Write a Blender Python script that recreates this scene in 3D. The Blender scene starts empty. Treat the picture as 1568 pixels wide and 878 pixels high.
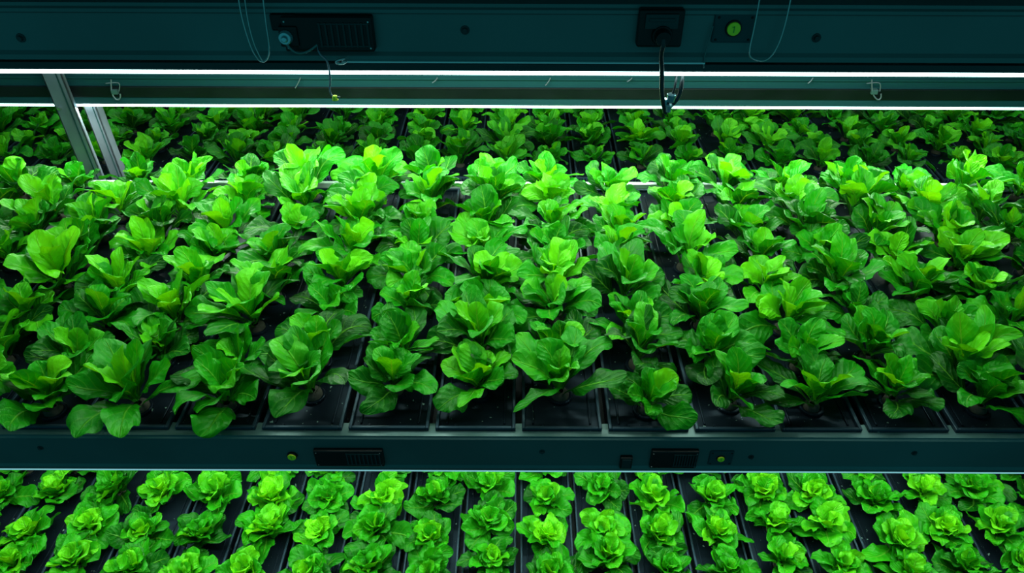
import bpy, math, random
from mathutils import Vector, Matrix
random.seed(7)
sc = bpy.context.scene
try:
    sc.view_settings.view_transform = 'Standard'
    sc.view_settings.look = 'None'
except Exception as e:
    print(e)

CZ = 2.6            # camera height
PITCH = math.radians(37.9)
F = 1109.0          # focal in 1568-wide frame
PX, PY = 795.0, 439.0
S = 0.156           # channel pitch
ZM = CZ-1.0         # main shelf plane
ZL = CZ-1.776       # lower shelf plane
ZU = CZ-0.255       # upper shelf plane
ZF = CZ-1.22        # far shelf plane
YF = 0.857          # front beam plane
YB = 1.73           # back of near rack
XW = 2.2

# ------------------------------------------------------------------ camera
cam = bpy.data.cameras.new('camera'); co = bpy.data.objects.new('camera', cam)
sc.collection.objects.link(co); sc.camera = co
cam.sensor_width = 36; cam.lens = 36*F/1568; cam.shift_x = -(PX-784)/1568
cam.clip_start = 0.02
ROT = Matrix.Rotation(math.pi/2-PITCH, 4, 'X') @ Matrix.Rotation(math.radians(0.22), 4, 'Z')
co.matrix_world = Matrix.Translation((0, 0, CZ)) @ ROT

def P(px, py, d):
    """point on the vertical plane y=d seen at a reference position (used to take measurements off the photo)"""
    v = ROT.to_3x3() @ Vector(((px-PX)/F, -(py-PY)/F, -1))
    t = d/v.y
    return Vector((v.x*t, d, CZ+v.z*t))

# ------------------------------------------------------------------ materials
def newmat(name):
    m = bpy.data.materials.new(name); m.use_nodes = True
    nt = m.node_tree; b = nt.nodes['Principled BSDF']
    return m, nt, b
def N(nt, t, **k):
    n = nt.nodes.new(t)
    for a, v in k.items(): setattr(n, a, v)
    return n
def M(nt, op, a, b=None, c=None, clamp=False):
    n = nt.nodes.new('ShaderNodeMath'); n.operation = op; n.use_clamp = clamp
    for i, x in enumerate((a, b, c)):
        if x is None: continue
        if isinstance(x, (int, float)): n.inputs[i].default_value = x
        else: nt.links.new(x, n.inputs[i])
    return n.outputs[0]
def surf(name, col, rough=0.45, metal=0.0, var=0.25, scale=6.0, bump=0.05, speck=0.0, spec=.5, stint=None):
    m, nt, b = newmat(name)
    b.inputs['Specular IOR Level'].default_value = spec
    if stint: b.inputs['Specular Tint'].default_value = (*stint, 1)
    tc = N(nt, 'ShaderNodeTexCoord'); no = N(nt, 'ShaderNodeTexNoise')
    no.inputs['Scale'].default_value = scale; no.inputs['Detail'].default_value = 6
    nt.links.new(tc.outputs['Object'], no.inputs['Vector'])
    cr = N(nt, 'ShaderNodeValToRGB')
    cr.color_ramp.elements[0].position = .3; cr.color_ramp.elements[1].position = .7
    cr.color_ramp.elements[0].color = (*[c*(1-var) for c in col], 1)
    cr.color_ramp.elements[1].color = (*[min(1, c*(1+var)) for c in col], 1)
    nt.links.new(no.outputs[0], cr.inputs[0])
    out = cr.outputs[0]
    if speck > 0:
        vo = N(nt, 'ShaderNodeTexNoise'); vo.inputs['Scale'].default_value = 95; vo.inputs['Detail'].default_value = 2
        nt.links.new(tc.outputs['Object'], vo.inputs['Vector'])
        mk = M(nt, 'GREATER_THAN', vo.outputs[0], speck)
        mx = N(nt, 'ShaderNodeMix', data_type='RGBA')
        nt.links.new(mk, mx.inputs[0]); nt.links.new(out, mx.inputs[6]); mx.inputs[7].default_value = (.18, .28, .24, 1)
        out = mx.outputs[2]
    nt.links.new(out, b.inputs['Base Color'])
    rr = M(nt, 'MULTIPLY_ADD', no.outputs[0], 0.25, rough-0.12)
    nt.links.new(rr, b.inputs['Roughness'])
    b.inputs['Metallic'].default_value = metal
    if bump:
        bp = N(nt, 'ShaderNodeBump'); bp.inputs['Strength'].default_value = bump
        n2 = N(nt, 'ShaderNodeTexNoise'); n2.inputs['Scale'].default_value = scale*12
        nt.links.new(tc.outputs['Object'], n2.inputs['Vector'])
        nt.links.new(n2.outputs[0], bp.inputs['Height']); nt.links.new(bp.outputs[0], b.inputs['Normal'])
    return m
def emis(name, col, st):
    m, nt, b = newmat(name)
    b.inputs['Base Color'].default_value = (.8, .9, .9, 1)
    b.inputs['Emission Color'].default_value = (*col, 1); b.inputs['Emission Strength'].default_value = st
    return m

m_beam = surf('painted_steel_teal', (.075, .155, .155), .42, .3, .18, 3.0, .04)
m_beam2 = surf('painted_steel_teal_dark', (.010, .045, .048), .5, .1, .2, 4.0, .04, spec=.3)
m_panel = surf('reflector_paint_teal', (.008, .062, .070), .55, .0, .15, 2.0, .03, spec=.25)
m_rail = surf('white_rail', (.75, .85, .85), .45, .1, .08, 8, .02)
m_galv = surf('galvanised_steel', (.18, .21, .26), .45, .4, .15, 14, .05)
m_chan = surf('channel_plastic', (.005, .009, .014), .34, .0, .3, 9, .03, speck=.725, spec=.12, stint=(.4, .7, 1))
m_rim = surf('channel_rim_plastic', (.020, .038, .056), .35, .0, .3, 9, .03, spec=.28, stint=(.5, .8, 1))
m_black = surf('black_plastic', (.005, .008, .009), .4, 0, .3, 15, .03, spec=.3)
m_deck = surf('deck_plate', (.006, .012, .015), .6, 0, .3, 5, .03, spec=.2)
m_wall = surf('insulated_wall_paint', (.03, .10, .12), .6, 0, .15, 1.5, .03)
m_floor = surf('epoxy_floor', (.03, .05, .055), .35, 0, .25, 2.0, .04)
m_ceil = surf('ceiling_paint', (.04, .08, .09), .7, 0, .1, 2, .02)
m_wire = surf('steel_wire', (.45, .52, .52), .3, .9, .1, 20, 0)
m_cable = surf('cable_rubber', (.010, .016, .02), .4, 0, .2, 20, 0)
m_yel = surf('yellow_green_label', (.95, 1.0, .02), .4, 0, .02, 30, 0)
m_print = surf('label_print', (.14, .42, .03), .5, 0, .1, 30, 0)
m_foam = surf('rockwool_plug', (.03, .03, .02), .9, 0, .4, 80, .4)
m_led = emis('led_diffuser', (.60, 1.0, 1.0), 8)
m_ledlow = emis('led_edge_diffuser', (.36, .80, .86), .50)
m_glass = surf('clear_lens', (.4, .6, .65), .08, .6, .05, 20, 0)

def leafmat(name, c_dark, c_mid, c_light):
    m, nt, b = newmat(name)
    uv = N(nt, 'ShaderNodeUVMap'); sx = N(nt, 'ShaderNodeSeparateXYZ'); nt.links.new(uv.outputs[0], sx.inputs[0])
    x, y = sx.outputs[0], sx.outputs[1]
    tc = N(nt, 'ShaderNodeTexCoord'); no = N(nt, 'ShaderNodeTexNoise'); no.inputs['Scale'].default_value = 40
    nt.links.new(tc.outputs['Object'], no.inputs['Vector'])
    au = M(nt, 'MULTIPLY', M(nt, 'ABSOLUTE', M(nt, 'SUBTRACT', x, .5)), 2)
    wid = M(nt, 'MULTIPLY_ADD', y, -.11, .135)
    mid = M(nt, 'SUBTRACT', 1, M(nt, 'DIVIDE', au, wid), clamp=True)
    t = M(nt, 'SUBTRACT', M(nt, 'MULTIPLY', y, 7.0), M(nt, 'MULTIPLY', au, 2.4))
    t = M(nt, 'ADD', t, M(nt, 'MULTIPLY', no.outputs[0], .7))
    pp = M(nt, 'PINGPONG', t, .5)
    vein = M(nt, 'SUBTRACT', 1, M(nt, 'MULTIPLY', pp, 8.0), clamp=True)
    vein = M(nt, 'MULTIPLY', vein, M(nt, 'SUBTRACT', 1.1, au, clamp=True))
    att = N(nt, 'ShaderNodeAttribute'); att.attribute_name = 'tint'
    oi = N(nt, 'ShaderNodeObjectInfo')
    f = M(nt, 'ADD', att.outputs['Fac'], M(nt, 'MULTIPLY_ADD', no.outputs[0], .4, -.20))
    f = M(nt, 'ADD', f, M(nt, 'MULTIPLY_ADD', oi.outputs['Random'], .36, -.17), clamp=True)
    cr = N(nt, 'ShaderNodeValToRGB'); e = cr.color_ramp.elements
    e[0].color = (*c_dark, 1); e[1].color = (*c_light, 1); e[0].position = .05; e[1].position = .95
    k = e.new(.5); k.color = (*c_mid, 1)
    nt.links.new(f, cr.inputs[0])
    mx = N(nt, 'ShaderNodeMix', data_type='RGBA')
    vm = M(nt, 'ADD', M(nt, 'MULTIPLY', mid, .6), M(nt, 'MULTIPLY', vein, .22), clamp=True)
    nt.links.new(vm, mx.inputs[0]); nt.links.new(cr.outputs[0], mx.inputs[6])
    mx.inputs[7].default_value = (.18, .58, .04, 1)
    col = mx.outputs[2]
    nt.links.new(col, b.inputs['Base Color'])
    b.inputs['Roughness'].default_value = .40
    b.inputs['Specular IOR Level'].default_value = .34
    b.inputs['Specular Tint'].default_value = (.65, 1, .6, 1)
    bp = N(nt, 'ShaderNodeBump'); bp.inputs['Strength'].default_value = .75; bp.inputs['Distance'].default_value = .0032
    n2 = N(nt, 'ShaderNodeTexNoise'); n2.inputs['Scale'].default_value = 115; n2.inputs['Detail'].default_value = 3
    nt.links.new(tc.outputs['Object'], n2.inputs['Vector'])
    pil = M(nt, 'POWER', M(nt, 'MULTIPLY', pp, 2), .6)      # quilting between the veins
    hgt = M(nt, 'ADD', M(nt, 'MULTIPLY', n2.outputs[0], 1.0), M(nt, 'MULTIPLY', pil, .35))
    hgt = M(nt, 'SUBTRACT', hgt, M(nt, 'MULTIPLY', mid, .7))
    nt.links.new(hgt, bp.inputs['Height']); nt.links.new(bp.outputs[0], b.inputs['Normal'])
    tr = N(nt, 'ShaderNodeBsdfTranslucent'); nt.links.new(bp.outputs[0], tr.inputs['Normal'])
    hs = N(nt, 'ShaderNodeMix', data_type='RGBA', blend_type='MULTIPLY'); hs.inputs[0].default_value = 1
    nt.links.new(col, hs.inputs[6]); hs.inputs[7].default_value = (2.2, 1.3, .25, 1)
    nt.links.new(hs.outputs[2], tr.inputs['Color'])
    ms = N(nt, 'ShaderNodeMixShader'); ms.inputs[0].default_value = .27
    nt.links.new(b.outputs[0], ms.inputs[1]); nt.links.new(tr.outputs[0], ms.inputs[2])
    nt.links.new(ms.outputs[0], nt.nodes['Material Output'].inputs[0])
    return m
m_leafA = leafmat('lettuce_leaf', (.0015, .060, .003), (.010, .28, .004), (.13, .64, .006))
m_leafB = leafmat('lettuce_leaf_pale', (.003, .095, .003), (.020, .34, .004), (.17, .68, .008))

# ------------------------------------------------------------------ helpers
def empty(name, loc=(0, 0, 0)):
    o = bpy.data.objects.new(name, None); o.location = loc; o.empty_display_size = .1
    sc.collection.objects.link(o); return o
def link(o, parent=None):
    sc.collection.objects.link(o)
    if parent is not None:
        o.parent = parent; o.matrix_parent_inverse = Matrix.Translation(parent.location).inverted()
    return o
class MB:
    def __init__(s): s.v = []; s.f = []; s.mi = []
    def box(s, x0, x1, y0, y1, z0, z1, mi=0):
        n = len(s.v)
        s.v += [(x0, y0, z0), (x1, y0, z0), (x1, y1, z0), (x0, y1, z0), (x0, y0, z1), (x1, y0, z1), (x1, y1, z1), (x0, y1, z1)]
        s.f += [(n, n+3, n+2, n+1), (n+4, n+5, n+6, n+7), (n, n+1, n+5, n+4), (n+1, n+2, n+6, n+5), (n+2, n+3, n+7, n+6), (n+3, n, n+4, n+7)]
        s.mi += [mi]*6
    def cyl(s, c, r0, r1, h, axis='z', seg=20, mi=0):
        n = len(s.v); ax = {'x': 0, 'y': 1, 'z': 2}[axis]; o = [(ax+1) % 3, (ax+2) % 3]
        for k, r in ((0, r0), (1, r1)):
            for i in range(seg):
                a = 2*math.pi*i/seg; p = [0, 0, 0]
                p[ax] = c[ax]+h*k; p[o[0]] = c[o[0]]+r*math.cos(a); p[o[1]] = c[o[1]]+r*math.sin(a)
                s.v.append(tuple(p))
        for i in range(seg):
            j = (i+1) % seg; s.f.append((n+i, n+j, n+seg+j, n+seg+i)); s.mi.append(mi)
        s.f.append(tuple(n+i for i in reversed(range(seg)))); s.f.append(tuple(n+seg+i for i in range(seg))); s.mi += [mi]*2
    def ring(s, c, ro, ri, h, seg=16, mi=0):
        n = len(s.v)
        for r, z in ((ro, 0), (ro*.95, h), (ri, h), (ri*.9, -.002)):
            for i in range(seg):
                a = 2*math.pi*i/seg; s.v.append((c[0]+r*math.cos(a), c[1]+r*math.sin(a), c[2]+z))
        for k in range(3):
            for i in range(seg):
                j = (i+1) % seg; s.f.append((n+k*seg+i, n+k*seg+j, n+(k+1)*seg+j, n+(k+1)*seg+i)); s.mi.append(mi)
    def prof(s, pts, x0, x1, mi=0):
        n = len(s.v); k = len(pts)
        for x in (x0, x1): s.v += [(x, p[0], p[1]) for p in pts]
        for i in range(k):
            j = (i+1) % k; s.f.append((n+i, n+j, n+k+j, n+k+i)); s.mi.append(mi)
        s.f.append(tuple(n+i for i in range(k))); s.f.append(tuple(n+k+i for i in reversed(range(k)))); s.mi += [mi]*2
    def obj(s, name, mats, parent=None, bevel=0, seg=2, smooth=False):
        me = bpy.data.meshes.new(name); me.from_pydata(s.v, [], s.f); me.update()
        if not isinstance(mats, (list, tuple)): mats = [mats]
        for m in mats: me.materials.append(m)
        me.polygons.foreach_set('material_index', s.mi)
        import bmesh
        bm = bmesh.new(); bm.from_mesh(me); bmesh.ops.recalc_face_normals(bm, faces=bm.faces); bm.to_mesh(me); bm.free()
        if smooth:
            for p in me.polygons: p.use_smooth = True
        o = bpy.data.objects.new(name, me); link(o, parent)
        if bevel:
            b = o.modifiers.new('bevel', 'BEVEL'); b.width = bevel; b.segments = seg; b.limit_method = 'ANGLE'; b.angle_limit = math.radians(40)
        return o
def wire(name, pts, r, mat, parent=None, cyclic=False):
    cu = bpy.data.curves.new(name, 'CURVE'); cu.dimensions = '3D'; cu.bevel_depth = r; cu.bevel_resolution = 3; cu.use_fill_caps = True
    sp = cu.splines.new('NURBS'); sp.points.add(len(pts)-1); sp.order_u = 3; sp.use_endpoint_u = True; sp.use_cyclic_u = cyclic
    for i, p in enumerate(pts): sp.points[i].co = (*p, 1)
    cu.resolution_u = 8; cu.materials.append(mat)
    o = bpy.data.objects.new(name, cu); link(o, parent); return o
def area(name, loc, sx, sy, power, col, parent=None, rot=(0, 0, 0)):
    l = bpy.data.lights.new(name, 'AREA'); l.shape = 'RECTANGLE'; l.size = sx; l.size_y = sy; l.energy = power; l.color = col
    o = bpy.data.objects.new(name, l); o.location = loc; o.rotation_euler = rot; link(o, parent); return o

# ------------------------------------------------------------------ room shell
b = MB(); b.box(-5, 5, -2.5, 6.0, -.1, 0); b.obj('floor', m_floor)
b = MB(); b.box(-5, 5, 5.9, 6.0, 0, 4.0)
for i in range(-5, 6): b.box(i*.9-.008, i*.9+.008, 5.885, 5.9, 0, 4.0)
b.obj('wall_back', m_wall)
b = MB(); b.box(-5, 5, -.2, 6.0, 4.0, 4.1); b.obj('ceiling', m_ceil)

# ------------------------------------------------------------------ near rack
rack = empty('grow_rack', (0, 1.3, 0))
def beam(name, ztop, hgt, parent, y=YF, x0=-XW-.1, x1=XW+.1, mat=m_beam):
    t = .004
    pts = [(y, ztop), (y, ztop-.004), (y-.003, ztop-.006), (y-.003, ztop-.010), (y, ztop-.012),
           (y, ztop-hgt+.010), (y-.004, ztop-hgt+.006), (y-.004, ztop-hgt), (y+.03, ztop-hgt), (y+.03, ztop-hgt+t),
           (y+t, ztop-hgt+t), (y+t, ztop-t), (y+.03, ztop-t), (y+.03, ztop)]
    b = MB(); b.prof(pts, x0, x1)
    return b.obj(name, mat, parent)
beam('beam_main_front', ZM-.007, .091, rack)
beam('beam_upper_front', ZU, .066, rack)
beam('beam_lower_front', ZL-.004, .094, rack)
for z, n in ((ZM, 'main'), (ZL, 'lower'), (ZU, 'upper')):
    b = MB()
    b.box(-XW, XW, YF+.03, YB-.01, z-.052, z-.040)
    for i in range(-7, 8): b.box(i*.3-.012, i*.3+.012, YF+.03, YB-.01, z-.075, z-.052)
    b.obj('deck_'+n, m_deck, rack)
    b = MB(); b.prof([(YB-.010, z+.014), (YB+.003, z+.014), (YB+.003, z-.07), (YB-.010, z-.07)], -XW-.1, XW+.1)
    b.obj('back_rail_'+n, m_rail, rack, .002)
def post(name, x, y, z0, z1, w, dpt, parent, mat=m_galv, flip=1):
    b = MB(); t = .004
    b.box(x, x+w, y, y+t, z0, z1)
    b.box(x, x+t, y, y+dpt, z0, z1); b.box(x+w-t, x+w, y, y+dpt, z0, z1)
    b.box(x+t, x+t+.009, y+dpt-t, y+dpt, z0, z1); b.box(x+w-t-.009, x+w-t, y+dpt-t, y+dpt, z0, z1)
    b.box(x+w*.70, x+w*.78, y-.002, y, z0, z1, 1)
    return b.obj(name, [mat, m_beam2], parent, .001)
pa = P(143, 262, YB+.012)
post('post_back_inner', pa.x-.030, YB+.008, 0, ZU-.1, .050, .012, rack)
pb = P(172, 262, YB+.075)
post('post_back_inner_b', pb.x-.012, YB+.075, 0, ZU-.1, .034, .03, rack)
for sx in (-1, 1):
    post('post_front_end', sx*(XW+.13)-.025, YF, 0, ZU+.4, .05, .05, rack)
    post('post_back_end', sx*(XW+.13)-.025, YB-.02, 0, ZU+.4, .05, .05, rack)
b = MB()
for z in (ZM-.03, ZM+.22):
    b.cyl((pa.x-.018, YB+.001, z), .005, .004, .007, 'y', 6)
b.obj('post_bolts', m_wire, rack)

# rear lighting rail : teal reflector panel, dark housing, lamp
rl = empty('led_light_rail', (0, YB+.05, CZ-.75))
yb = YB+.035
zt = lambda py: P(PX, py, yb).z
b = MB()
b.prof([(yb, zt(80)), (yb, zt(134)), (yb+.006, zt(134)), (yb+.006, zt(80))], -XW, XW)
b.prof([(yb-.004, zt(119)), (yb-.004, zt(122)), (yb, zt(122)), (yb, zt(119))], -XW, XW)
b.obj('reflector_panel', m_panel, rl)
b = MB(); b.prof([(yb-.006, zt(134)), (yb-.006, zt(150)), (yb+.03, zt(150)), (yb+.03, zt(134))], -XW, XW)
b.obj('housing', m_black, rl, .001)
b = MB(); b.prof([(yb-.002, zt(150)), (yb-.006, zt(160)), (yb+.02, zt(160)), (yb+.02, zt(150))], -XW, XW)
b.obj('lamp_holder', m_panel, rl, .001)
b = MB(); b.cyl((-XW, yb+.000, zt(163.6)), .0030, .0030, 2*XW, 'x', 12); b.obj('led_tube', m_led, rl, smooth=False)
LC = (.84, 1.0, .82)
area('lamp_rear', (0, yb-.012, zt(160)-.010), 2.7, .02, 15, LC, rl, (math.radians(-36), 0, 0))
area('lamp_rear_out', (0, yb+.03, zt(160)-.010), 3.4, .02, 3.6, LC, rl, (math.radians(28), 0, 0))

# front LED batten under upper beam
fl = empty('led_batten_light', (0, YF, CZ-.34))
z0 = lambda py: P(PX, py, YF).z
b = MB(); b.prof([(YF-.002, z0(97)), (YF-.002, z0(108.5)), (YF+.028, z0(108.5)), (YF+.028, z0(97))], -XW, XW); b.obj('housing', m_beam2, fl, .001)
b = MB(); b.prof([(YF-.007, z0(92.0)), (YF-.007, z0(94.0)), (YF+.02, z0(94.0)), (YF+.02, z0(92.0))], P(525, 93, YF).x, P(1078, 93, YF).x)
b.obj('lit_lip', m_rail, fl)  # white strip, light put into its colour so the lower lip looks lit
b = MB(); b.cyl((-XW, YF+.001, z0(112.5)), .0022, .0022, 2*XW, 'x', 12); b.obj('led_tube', m_led, fl)
area('lamp_front', (0, YF+.02, z0(114)-.012), 1.8, .02, 2.2, LC, fl, (math.radians(10), 0, 0))
mb = empty('added_led_panel', (0, 1.3, ZU-.08))  # extra unseen battens, added with short lamps so light fades toward the sides
for y, p in ((1.16, 5.2), (1.42, 9.5)):
    b = MB(); b.box(-1.5, 1.5, y-.02, y+.02, ZU-.095, ZU-.076, 0); b.box(-1.48, 1.48, y-.012, y+.012, ZU-.098, ZU-.095, 1)
    b.obj('batten', [m_rail, m_led], mb)
    area('lamp', (0, y, ZU-.102), 1.7, .03, p, LC, mb)

# lamps above lower shelf
lb = empty('added_led_panel', (0, 1.3, ZM-.1))
b = MB(); b.prof([(YF-.0045, ZM-.0985), (YF-.0045, ZM-.1015), (YF+.02, ZM-.1015), (YF+.02, ZM-.0985)], -XW, XW); b.obj('led_edge', m_ledlow, lb)
for y, p in ((.93, 8), (1.2, 12), (1.5, 10)):
    b = MB(); b.box(-2.0, 2.0, y-.02, y+.02, ZM-.095, ZM-.078, 0); b.box(-1.98, 1.98, y-.012, y+.012, ZM-.098, ZM-.095, 1)
    b.obj('batten', [m_rail, m_led], lb)
    area('lamp', (0, y, ZM-.105), 2.9, .03, p, LC, lb)

# ------------------------------------------------------------------ far rack
fr = empty('grow_rack', (0, 2.6, 0))
YF2, YB2 = 2.17, 3.15
b = MB(); b.box(-3, 3, YF2+.02, YB2, ZF-.055, ZF-.042); b.obj('deck_far', m_deck, fr)
beam('beam_far_front', ZF-.042, .09, fr, YF2+.012, -3, 3, m_beam2)
b = MB(); b.box(-3, 3, YB2, YB2+.02, ZF-.06, ZF+.005); b.obj('back_rail_far', m_beam, fr)
b = MB(); b.box(-3, 3, YF2, YB2, ZF+.72, ZF+.735); b.obj('deck_far_top', m_deck, fr)
for x in (-3.02, 3.02):
    for y in (YF2, YB2): post('post', x-.02, y, 0, ZF+.8, .05, .04, fr)
ff = empty('added_led_panel', (0, 2.6, ZF+.7))
for y, p in ((2.35, 6), (2.75, 6.5)):
    b = MB(); b.box(-2.8, 2.8, y-.02, y+.02, ZF+.70, ZF+.718, 0); b.box(-2.78, 2.78, y-.012, y+.012, ZF+.697, ZF+.70, 1)
    b.obj('batten', [m_rail, m_led], ff)
    area('lamp', (0, y, ZF+.69), 3.6, .03, p, LC, ff)

# ------------------------------------------------------------------ growing channels
def channels(name, z, y0, y1, i0, i1, xoff, plants, ribs=False):
    b = MB(); w = S-.012; hw = w/2; rim = .006
    for i in range(i0, i1):
        cx = xoff+(i+.5)*S
        b.box(cx-hw, cx+hw, y0, y1, z-.038, z-.006)            # body
        b.box(cx-hw, cx-hw+rim, y0, y1, z-.006, z+.001, 1)         # rims
        b.box(cx+hw-rim, cx+hw, y0, y1, z-.006, z+.001, 1)
        b.box(cx-hw+rim, cx+hw-rim, y0, y0+rim, z-.006, z+.001, 1)
        b.box(cx-hw+rim, cx+hw-rim, y1-rim, y1, z-.006, z+.001, 1)
        b.box(cx-hw+.018, cx-hw+.022, y0+.015, y1-.015, z-.006, z-.003)   # raised stiffeners
        b.box(cx+hw-.022, cx+hw-.018, y0+.015, y1-.015, z-.006, z-.003)
        b.cyl((cx-hw*.5, y0+.010, z-.006), .004, .003, .005, 'z', 8)
        if ribs:
            for k in range(14):
                xx = cx-hw+.006+k*(w-.012)/13
                b.box(xx-.0022, xx+.0022, y0-.005, y0, z-.036, z-.001, 1)
    for (x, y) in plants:
        b.ring((x, y, z-.006), .024, .017, .006)
    return b.obj(name, [m_chan, m_rim], None, .0016, 2)

def layout(i0, i1, xoff, y0, dy, n, seed, jx=.009, jy=.014):
    r = random.Random(seed); out = []
    for i in range(i0, i1):
        off = r.uniform(-.2, .2)*dy
        for k in range(n):
            out.append((xoff+(i+.5)*S+r.uniform(-jx, jx), y0+off+k*dy+r.uniform(-jy, jy)))
    return out
pm = layout(-13, 13, 0, YF+.072, .108, 8, 3)
pm = [(x, min(y, YB-.042)) for x, y in pm]
pl = layout(-13, 13, 0, YF+.07, .116, 7, 4)
pl = [(x, min(y, YB-.042)) for x, y in pl]
pf = layout(-18, 18, .03, YF2+.08, .115, 8, 5)
channels('hydroponic_channel_tray', ZM, YF+.012, YB-.012, -13, 13, 0, pm)
channels('hydroponic_channel_tray', ZL, YF+.012, YB-.012, -13, 13, 0, pl)
channels('hydroponic_channel_tray', ZF, YF2, YB2-.005, -18, 18, .03, pf, True)
channels('hydroponic_channel_tray', ZU-.003, YF+.04, YB-.012, -13, 13, 0, [])

# ------------------------------------------------------------------ lettuce plants
def plant(name, rng, kind):
    V = []; Fc = []; UV = []; T = []
    nu, nv = 8, 20
    vs = [math.sin(math.pi/2*(j/nv)**.9) for j in range(nv+1)]   # finer toward the rounded tip
    def leaf(L, W, a0, a1, az, cup, ruf, z0, r0, tint, bow=1.3):
        n = len(V); r = r0; z = z0; ph = rng.uniform(0, 6.28); ph2 = rng.uniform(0, 6.28); tw = rng.uniform(-.85, .85); side = rng.uniform(-.5, .5)
        fr = rng.uniform(1.5, 2.8); fr2 = rng.uniform(3.4, 5.0); p0 = rng.uniform(.12, .24) if kind == 'A' else .04; pv = 0
        asy = rng.uniform(-.14, .14)
        for j in range(nv+1):
            v = vs[j]; tl = a0+(a1-a0)*v**bow; ds = (v-pv)*L; pv = v
            r += math.sin(tl)*ds; z += math.cos(tl)*ds
            x = max(0, (v-p0)/(1-p0)); xx = x**(1.24 if kind == 'A' else 1.25)
            bl = max(0, 1-abs(2*xx-1)**2.15)**.64
            pet = (.17 if kind == 'A' else .30)*(1-v)**.6
            sh = max(pet, bl) if j < nv else .10
            if pet > bl*.7: sh = math.sqrt(pet*pet+bl*bl)
            aa = az+side*v*v
            rad = Vector((math.cos(aa), math.sin(aa), 0)); lat = Vector((-math.sin(aa), math.cos(aa), 0)); up = Vector((0, 0, 1))
            nor = -math.cos(tl)*rad+math.sin(tl)*up
            tan = math.sin(tl)*rad+math.cos(tl)*up
            for i in range(nu+1):
                u = -1+2*i/nu; w = W*.5*sh*(1+asy*u)
                lt = lat*math.cos(tw*v)+nor*math.sin(tw*v)
                e = min(1, v*2.0)*(.35+.65*sh)
                sd = 1.7 if u > 0 else 0
                rip = ruf*(abs(u)**1.6)*math.sin(fr*2*math.pi*v+ph+sd)*e
                rip += ruf*.36*(abs(u)**2.5)*math.sin(fr2*2*math.pi*v+ph2+sd*2)*e
                rip += ruf*.42*math.sin(4*u+ph2)*math.sin(8.5*v+ph)*e
                c2 = cup*w*(abs(u)**1.5)
                c2 -= .42*w*max(0, abs(u)-.6)**1.3*2.0
                mg = .04*L*(abs(u)**3)*math.sin(fr2*1.3*2*math.pi*v+ph)*e    # wavy outline
                p = rad*r+up*z+lt*(u*w*(1-.10*u*u)*(1+.035*math.sin(fr2*6.28*v+ph2+sd)))+nor*(c2+rip)+tan*mg*.5
                V.append(p[:]); T.append(tint+.18*v)
        for j in range(nv):
            for i in range(nu):
                a = n+j*(nu+1)+i; Fc.append((a, a+1, a+nu+2, a+nu+1))
                for (ii, jj) in ((i, vs[j]), (i+1, vs[j]), (i+1, vs[j+1]), (i, vs[j+1])): UV.append((ii/nu, jj))
    R = math.radians
    az = rng.uniform(0, 6.28); ga = 2.3999
    if kind == 'A':
        n = rng.randint(11, 14); H = rng.uniform(.88, 1.12)
        for k in range(n):
            t = k/(n-1)   # 0 outer .. 1 inner
            az += ga+rng.uniform(-.5, .5)
            L = (.108-.030*t)*H*rng.uniform(.78, 1.14); W = (.058-.012*t)*rng.uniform(.80, 1.2)
            a0 = R(46-34*t+rng.uniform(-10, 10)); a1 = R(106-54*t+rng.uniform(-26, 26))
            leaf(L, W, a0, a1, az, .34+.22*t, .0054*(1-.3*t), .004+.024*t, .007*(1-t), .03+.42*t+rng.uniform(-.24, .30), rng.uniform(1.1, 2.1))
    else:
        n = rng.randint(15, 19)
        for k in range(n):
            t = k/(n-1)
            az += ga+rng.uniform(-.4, .4)
            L = (.088-.038*t)*rng.uniform(.82, 1.14); W = (.063-.020*t)*rng.uniform(.85, 1.18)
            a0 = R(58-48*t+rng.uniform(-9, 9)); a1 = R(98-64*t+rng.uniform(-18, 18))
            leaf(L, W, a0, a1, az, .38+.3*t, .0068*(1-.3*t), .004+.022*t, .008*(1-t), .06+.56*t+rng.uniform(-.2, .24))
    nl = len(Fc)
    c = len(V); sg = 10
    for k, (r, z) in enumerate(((.016, -.004), (.015, .006), (.006, .010))):
        for i in range(sg):
            a = 2*math.pi*i/sg; V.append((r*math.cos(a), r*math.sin(a), z)); T.append(.5)
    for k in range(2):
        for i in range(sg):
            j = (i+1) % sg; Fc.append((c+k*sg+i, c+k*sg+j, c+(k+1)*sg+j, c+(k+1)*sg+i)); UV += [(0, 0)]*4
    me = bpy.data.meshes.new(name); me.from_pydata(V, [], Fc); me.update()
    ul = me.uv_layers.new(name='UVMap')
    ul.data.foreach_set('uv', [c for uv in UV for c in uv])
    at = me.attributes.new('tint', 'FLOAT', 'POINT'); at.data.foreach_set('value', T)
    me.materials.append(m_leafA if kind == 'A' else m_leafB); me.materials.append(m_foam)
    me.polygons.foreach_set('use_smooth', [True]*len(Fc))
    me.polygons.foreach_set('material_index', [0]*nl+[1]*(len(Fc)-nl))
    return me
rg = random.Random(23)
kA = [plant('lettuce_young_%d' % i, rg, 'A') for i in range(24)]
kB = [plant('lettuce_head_%d' % i, rg, 'B') for i in range(14)]
def crop(name, pts, z, meshes, s0, s1, seed):
    r = random.Random(seed); e = empty(name, (0, sum(p[1] for p in pts)/len(pts), z))
    for (x, y) in pts:
        o = bpy.data.objects.new('lettuce_plant', r.choice(meshes))
        s = r.uniform(s0, s1)
        o.location = (x, y, z-.002); o.scale = (s, s, s*r.uniform(.92, 1.10))
        o.rotation_euler = (r.uniform(-.16, .16), r.uniform(-.16, .16), r.uniform(0, 6.28))
        link(o, e)
crop('lettuce_crop', pm, ZM, kA, .96, 1.20, 1)
crop('lettuce_crop', pl, ZL, kB, .96, 1.16, 2)
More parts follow.
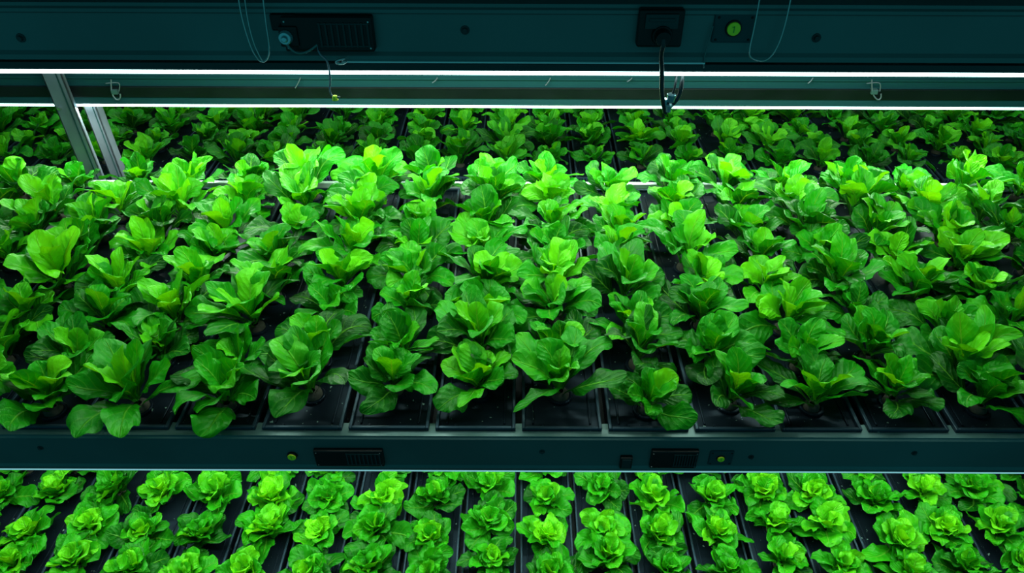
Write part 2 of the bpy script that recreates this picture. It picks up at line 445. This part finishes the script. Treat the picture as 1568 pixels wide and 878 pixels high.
crop('lettuce_crop', pf, ZF, kA, .85, 1.08, 3)

# ------------------------------------------------------------------ fittings on the beams
yf = YF
def rect(px0, px1, py0, py1, d=YF):
    a = P(px0, py0, d); c = P(px1, py1, d); return a.x, c.x, c.z, a.z
def driver(name, px0, px1, py0, py1, dep, vent_from):
    x0, x1, za, zb = rect(px0, px1, py0, py1)
    e = empty(name, ((x0+x1)/2, YF, (za+zb)/2)); W = x1-x0; H = zb-za
    b = MB(); b.box(x0, x1, YF-dep, YF+.002, za, zb); b.obj('case', m_black, e, .002)
    b = MB(); xv = x0+W*vent_from
    n = 9
    for i in range(n):
        xx = xv+(x1-W*.05-xv)*i/(n-1); b.box(xx-W*.010, xx+W*.010, YF-dep-.0015, YF-dep, za+H*.15, zb-H*.15)
    for k in (.18, .82): b.box(xv-W*.02, x1-W*.03, YF-dep-.001, YF-dep, za+H*k-H*.02, za+H*k+H*.02)
    b.obj('cooling_fins', m_beam2, e)
    b = MB()
    for (u, v) in ((.04, .12), (.96, .12), (.04, .88), (.96, .88)):
        b.cyl((x0+W*u, YF-dep, za+H*v), .0012, .0010, -.001, 'y', 8)
    b.obj('screws', m_wire, e)
    return e, x0, x1, za, zb
e, x0, x1, za, zb = driver('led_driver_box', 432, 577, 21, 74, .013, .42)
b = MB(); H = zb-za
gx = P(443, 50, YF).x; gz = P(443, 50, YF).z
b.box(gx-.018, gx+.012, YF-.007, YF+.001, gz+.004, zb+.001); b.box(gx-.008, gx+.014, YF-.016, YF-.001, gz-.012, gz+.012)
b.obj('gland_block', m_black, e, .002)
b = MB(); b.cyl((gx, YF-.016, gz), .0085, .0070, -.006, 'y', 20); b.cyl((gx, YF-.022, gz), .0045, .0030, -.004, 'y', 14)
b.obj('gland_nut', m_glass, e, .0008)
wire('gland_lead', [(gx, YF-.02, gz-.004), (gx+.004, YF-.02, gz-.016), (gx+.02, YF-.016, gz-.020), (gx+.034, YF-.012, gz-.010)], .0014, m_beam, e)

# socket with plug and cable
x0, x1, za, zb = rect(978, 1040, 10, 68)
e = empty('power_outlet_box', ((x0+x1)/2, YF, (za+zb)/2)); W = x1-x0; H = zb-za
b = MB(); b.box(x0, x1, YF-.012, YF+.002, za, zb); b.obj('case', m_black, e, .003, 3)
b = MB(); b.box(x0+W*.14, x1-W*.14, YF-.015, YF-.012, za+H*.52, zb-H*.10); b.box(x0+W*.22, x1-W*.22, YF-.0165, YF-.015, za+H*.72, zb-H*.2)
b.obj('hinged_cover', m_beam2, e, .001)
b = MB(); cx = (x0+x1)/2+.002; b.cyl((cx, YF-.012, za+H*.34), .0125, .0115, -.005, 'y', 24); b.cyl((cx, YF-.017, za+H*.34), .0095, .0085, -.010, 'y', 24)
b.obj('plug', m_black, e, .0008)
q = [(cx, YF-.025, za+H*.34), (cx, YF-.027, za+H*.15), P(1012, 85, YF-.022), P(1014, 110, YF-.018), P(1013, 140, YF-.018), P(1016, 160, YF-.014), P(1018, 172, YF-.010)]
wire('power_cable', q, .0028, m_cable, e)
q = [P(1045, 116, YF+.006), P(1044, 130, YF-.004), P(1040, 148, YF-.010), P(1030, 160, YF-.010), P(1022, 168, YF-.010), P(1018, 174, YF-.010)]
wire('lamp_lead', q, .0026, m_cable, e)
q = [P(1036, 116, YF+.006), P(1034, 132, YF-.006), P(1028, 150, YF-.012), P(1022, 160, YF-.012)]
wire('lamp_lead_b', q, .0016, m_cable, e)
b = MB(); c = P(1027, 156, YF-.012); b.cyl((c.x, c.y, c.z), .0045, .006, .010, 'z', 12); b.cyl((c.x-.008, c.y, c.z-.004), .004, .004, .008, 'z', 10); b.cyl((c.x-.002, c.y-.003, c.z-.012), .003, .005, .010, 'z', 10)
b.obj('connector', m_glass, e, .0006)

def button(name, px, py, rp, plate):
    c = P(px, py, YF); sc_ = (P(px+10, py, YF).x-c.x)/10; r = rp*sc_
    e = empty(name, (c.x, YF, c.z))
    if plate:
        x0, x1, za, zb = rect(*plate)
        b = MB(); b.box(x0, x1, YF-.003, YF+.001, za, zb); b.obj('plate', m_panel, e, .002)
        b = MB()
        for sx in (.1, .9):
            for sz in (.12, .88): b.cyl((x0+(x1-x0)*sx, YF-.003, za+(zb-za)*sz), .0016, .0013, -.001, 'y', 8)
        b.obj('screws', m_black, e)
    b = MB(); b.cyl((c.x, YF-.001, c.z), r*1.25, r*1.18, -.004, 'y', 28); b.obj('bezel', m_black, e, .0005)
    b = MB(); b.cyl((c.x, YF-.005, c.z), r, r*.94, -.002, 'y', 28); b.obj('cap', m_yel, e, .0004)
    b = MB(); b.box(c.x-r*.07, c.x+r*.07, YF-.0075, YF-.007, c.z-r*.5, c.z+r*.45); b.box(c.x-r*.3, c.x, YF-.0075, YF-.007, c.z+r*.25, c.z+r*.38)
    b.obj('mark', m_print, e)
button('push_button', 1122, 42, 10.5, (1095, 1150, 20, 65))
button('push_button', 448, 697, 6.5, None)
button('push_button', 1103, 700, 5.5, (1088, 1119, 690, 711))

driver('led_driver_box', 480, 590, 686, 710, .008, .48)
driver('led_driver_box', 998, 1064, 687, 713, .008, .5)
x0, x1, za, zb = rect(950, 966, 697, 714)
e = empty('junction_box', ((x0+x1)/2, YF, (za+zb)/2))
b = MB(); b.box(x0, x1, YF-.008, YF+.002, za, zb); b.obj('case', m_black, e, .002)
b = MB(); b.box(x0+.003, x1-.003, YF-.0095, YF-.008, za+.003, zb-.003); b.obj('lid', m_beam2, e, .0008)

def bolt(px, py, r=.0035):
    c = P(px, py, YF); b = MB()
    b.cyl((c.x, YF+.0005, c.z), r*1.6, r*1.5, -.0015, 'y', 18); b.cyl((c.x, YF-.001, c.z), r, r*.85, -.003, 'y', 6)
    b.obj('hex_bolt', m_beam2, rack)
for p in ((712, 46), (32, 58), (1250, 58), (830, 692), (62, 686), (1150, 700), (1400, 694)): bolt(*p)

def pl_(pts, d): return [P(x, y, d) for x, y in pts]
e = empty('suspension_wire', P(395, 60, YF-.012))
wire('loop', pl_([(362, -30), (366, 10), (378, 55), (388, 82), (400, 97), (411, 90), (413, 70), (406, 30), (400, -30)], YF-.012), .0009, m_wire, e)
wire('loop_b', pl_([(372, -30), (376, 15), (386, 60), (396, 84), (402, 94)], YF-.014), .0007, m_wire, e)
e = empty('suspension_wire', P(1175, 60, YF-.012))
wire('loop', pl_([(1216, -30), (1208, 15), (1196, 60), (1184, 84), (1170, 95), (1150, 90), (1146, 80), (1156, 40), (1168, -30)], YF-.012), .0009, m_wire, e)
wire('brace', pl_([(1078, 104), (1077, 94), (1084, 66), (1092, 40)], YF-.006), .0008, m_beam, e)
e = empty('hanging_hook', P(505, 100, YF-.012))
wire('shank', pl_([(486, 70), (487, 82), (500, 90), (504, 105), (506, 125), (504, 140), (512, 152), (520, 148)], YF-.012), .0011, m_galv, e)
wire('eye', pl_([(528, 90), (516, 92), (514, 97), (526, 98), (530, 94)], YF-.013), .0014, m_wire, e)
b = MB(); c = P(513, 150, YF-.012); b.cyl((c.x, c.y, c.z-.003), .004, .003, .006, 'z', 10); b.obj('cap', m_yel, e, .0006)
for px in (176, 1341):
    d = yb-.012
    wire('stem', pl_([(px-6, 122), (px-6, 134), (px-4, 146), (px+3, 154), (px+9, 150), (px+8, 144)], d), .0018, m_galv, rl)
    wire('stem_b', pl_([(px-14, 128), (px, 126), (px+9, 128), (px+6, 140)], d), .0013, m_galv, rl)
    b = MB(); c = P(px, 140, d); b.box(c.x-.010, c.x+.006, d-.002, d+.012, c.z-.008, c.z+.004); b.obj('clip', m_beam, rl, .001)
for px, L in ((455, 14), (665, 6), (838, 10), (963, 4), (95, 10), (1240, 7)):
    d = yb-.009
    wire('cable_clip', pl_([(px+5, 119), (px+2, 122+L*.4), (px-3, 121+L)], d), .0014, m_galv, rl)

# ------------------------------------------------------------------ ambient
w = bpy.data.worlds.new('world'); sc.world = w; w.use_nodes = True
bg = w.node_tree.nodes['Background']; bg.inputs[0].default_value = (.05, .42, .48, 1); bg.inputs[1].default_value = .40
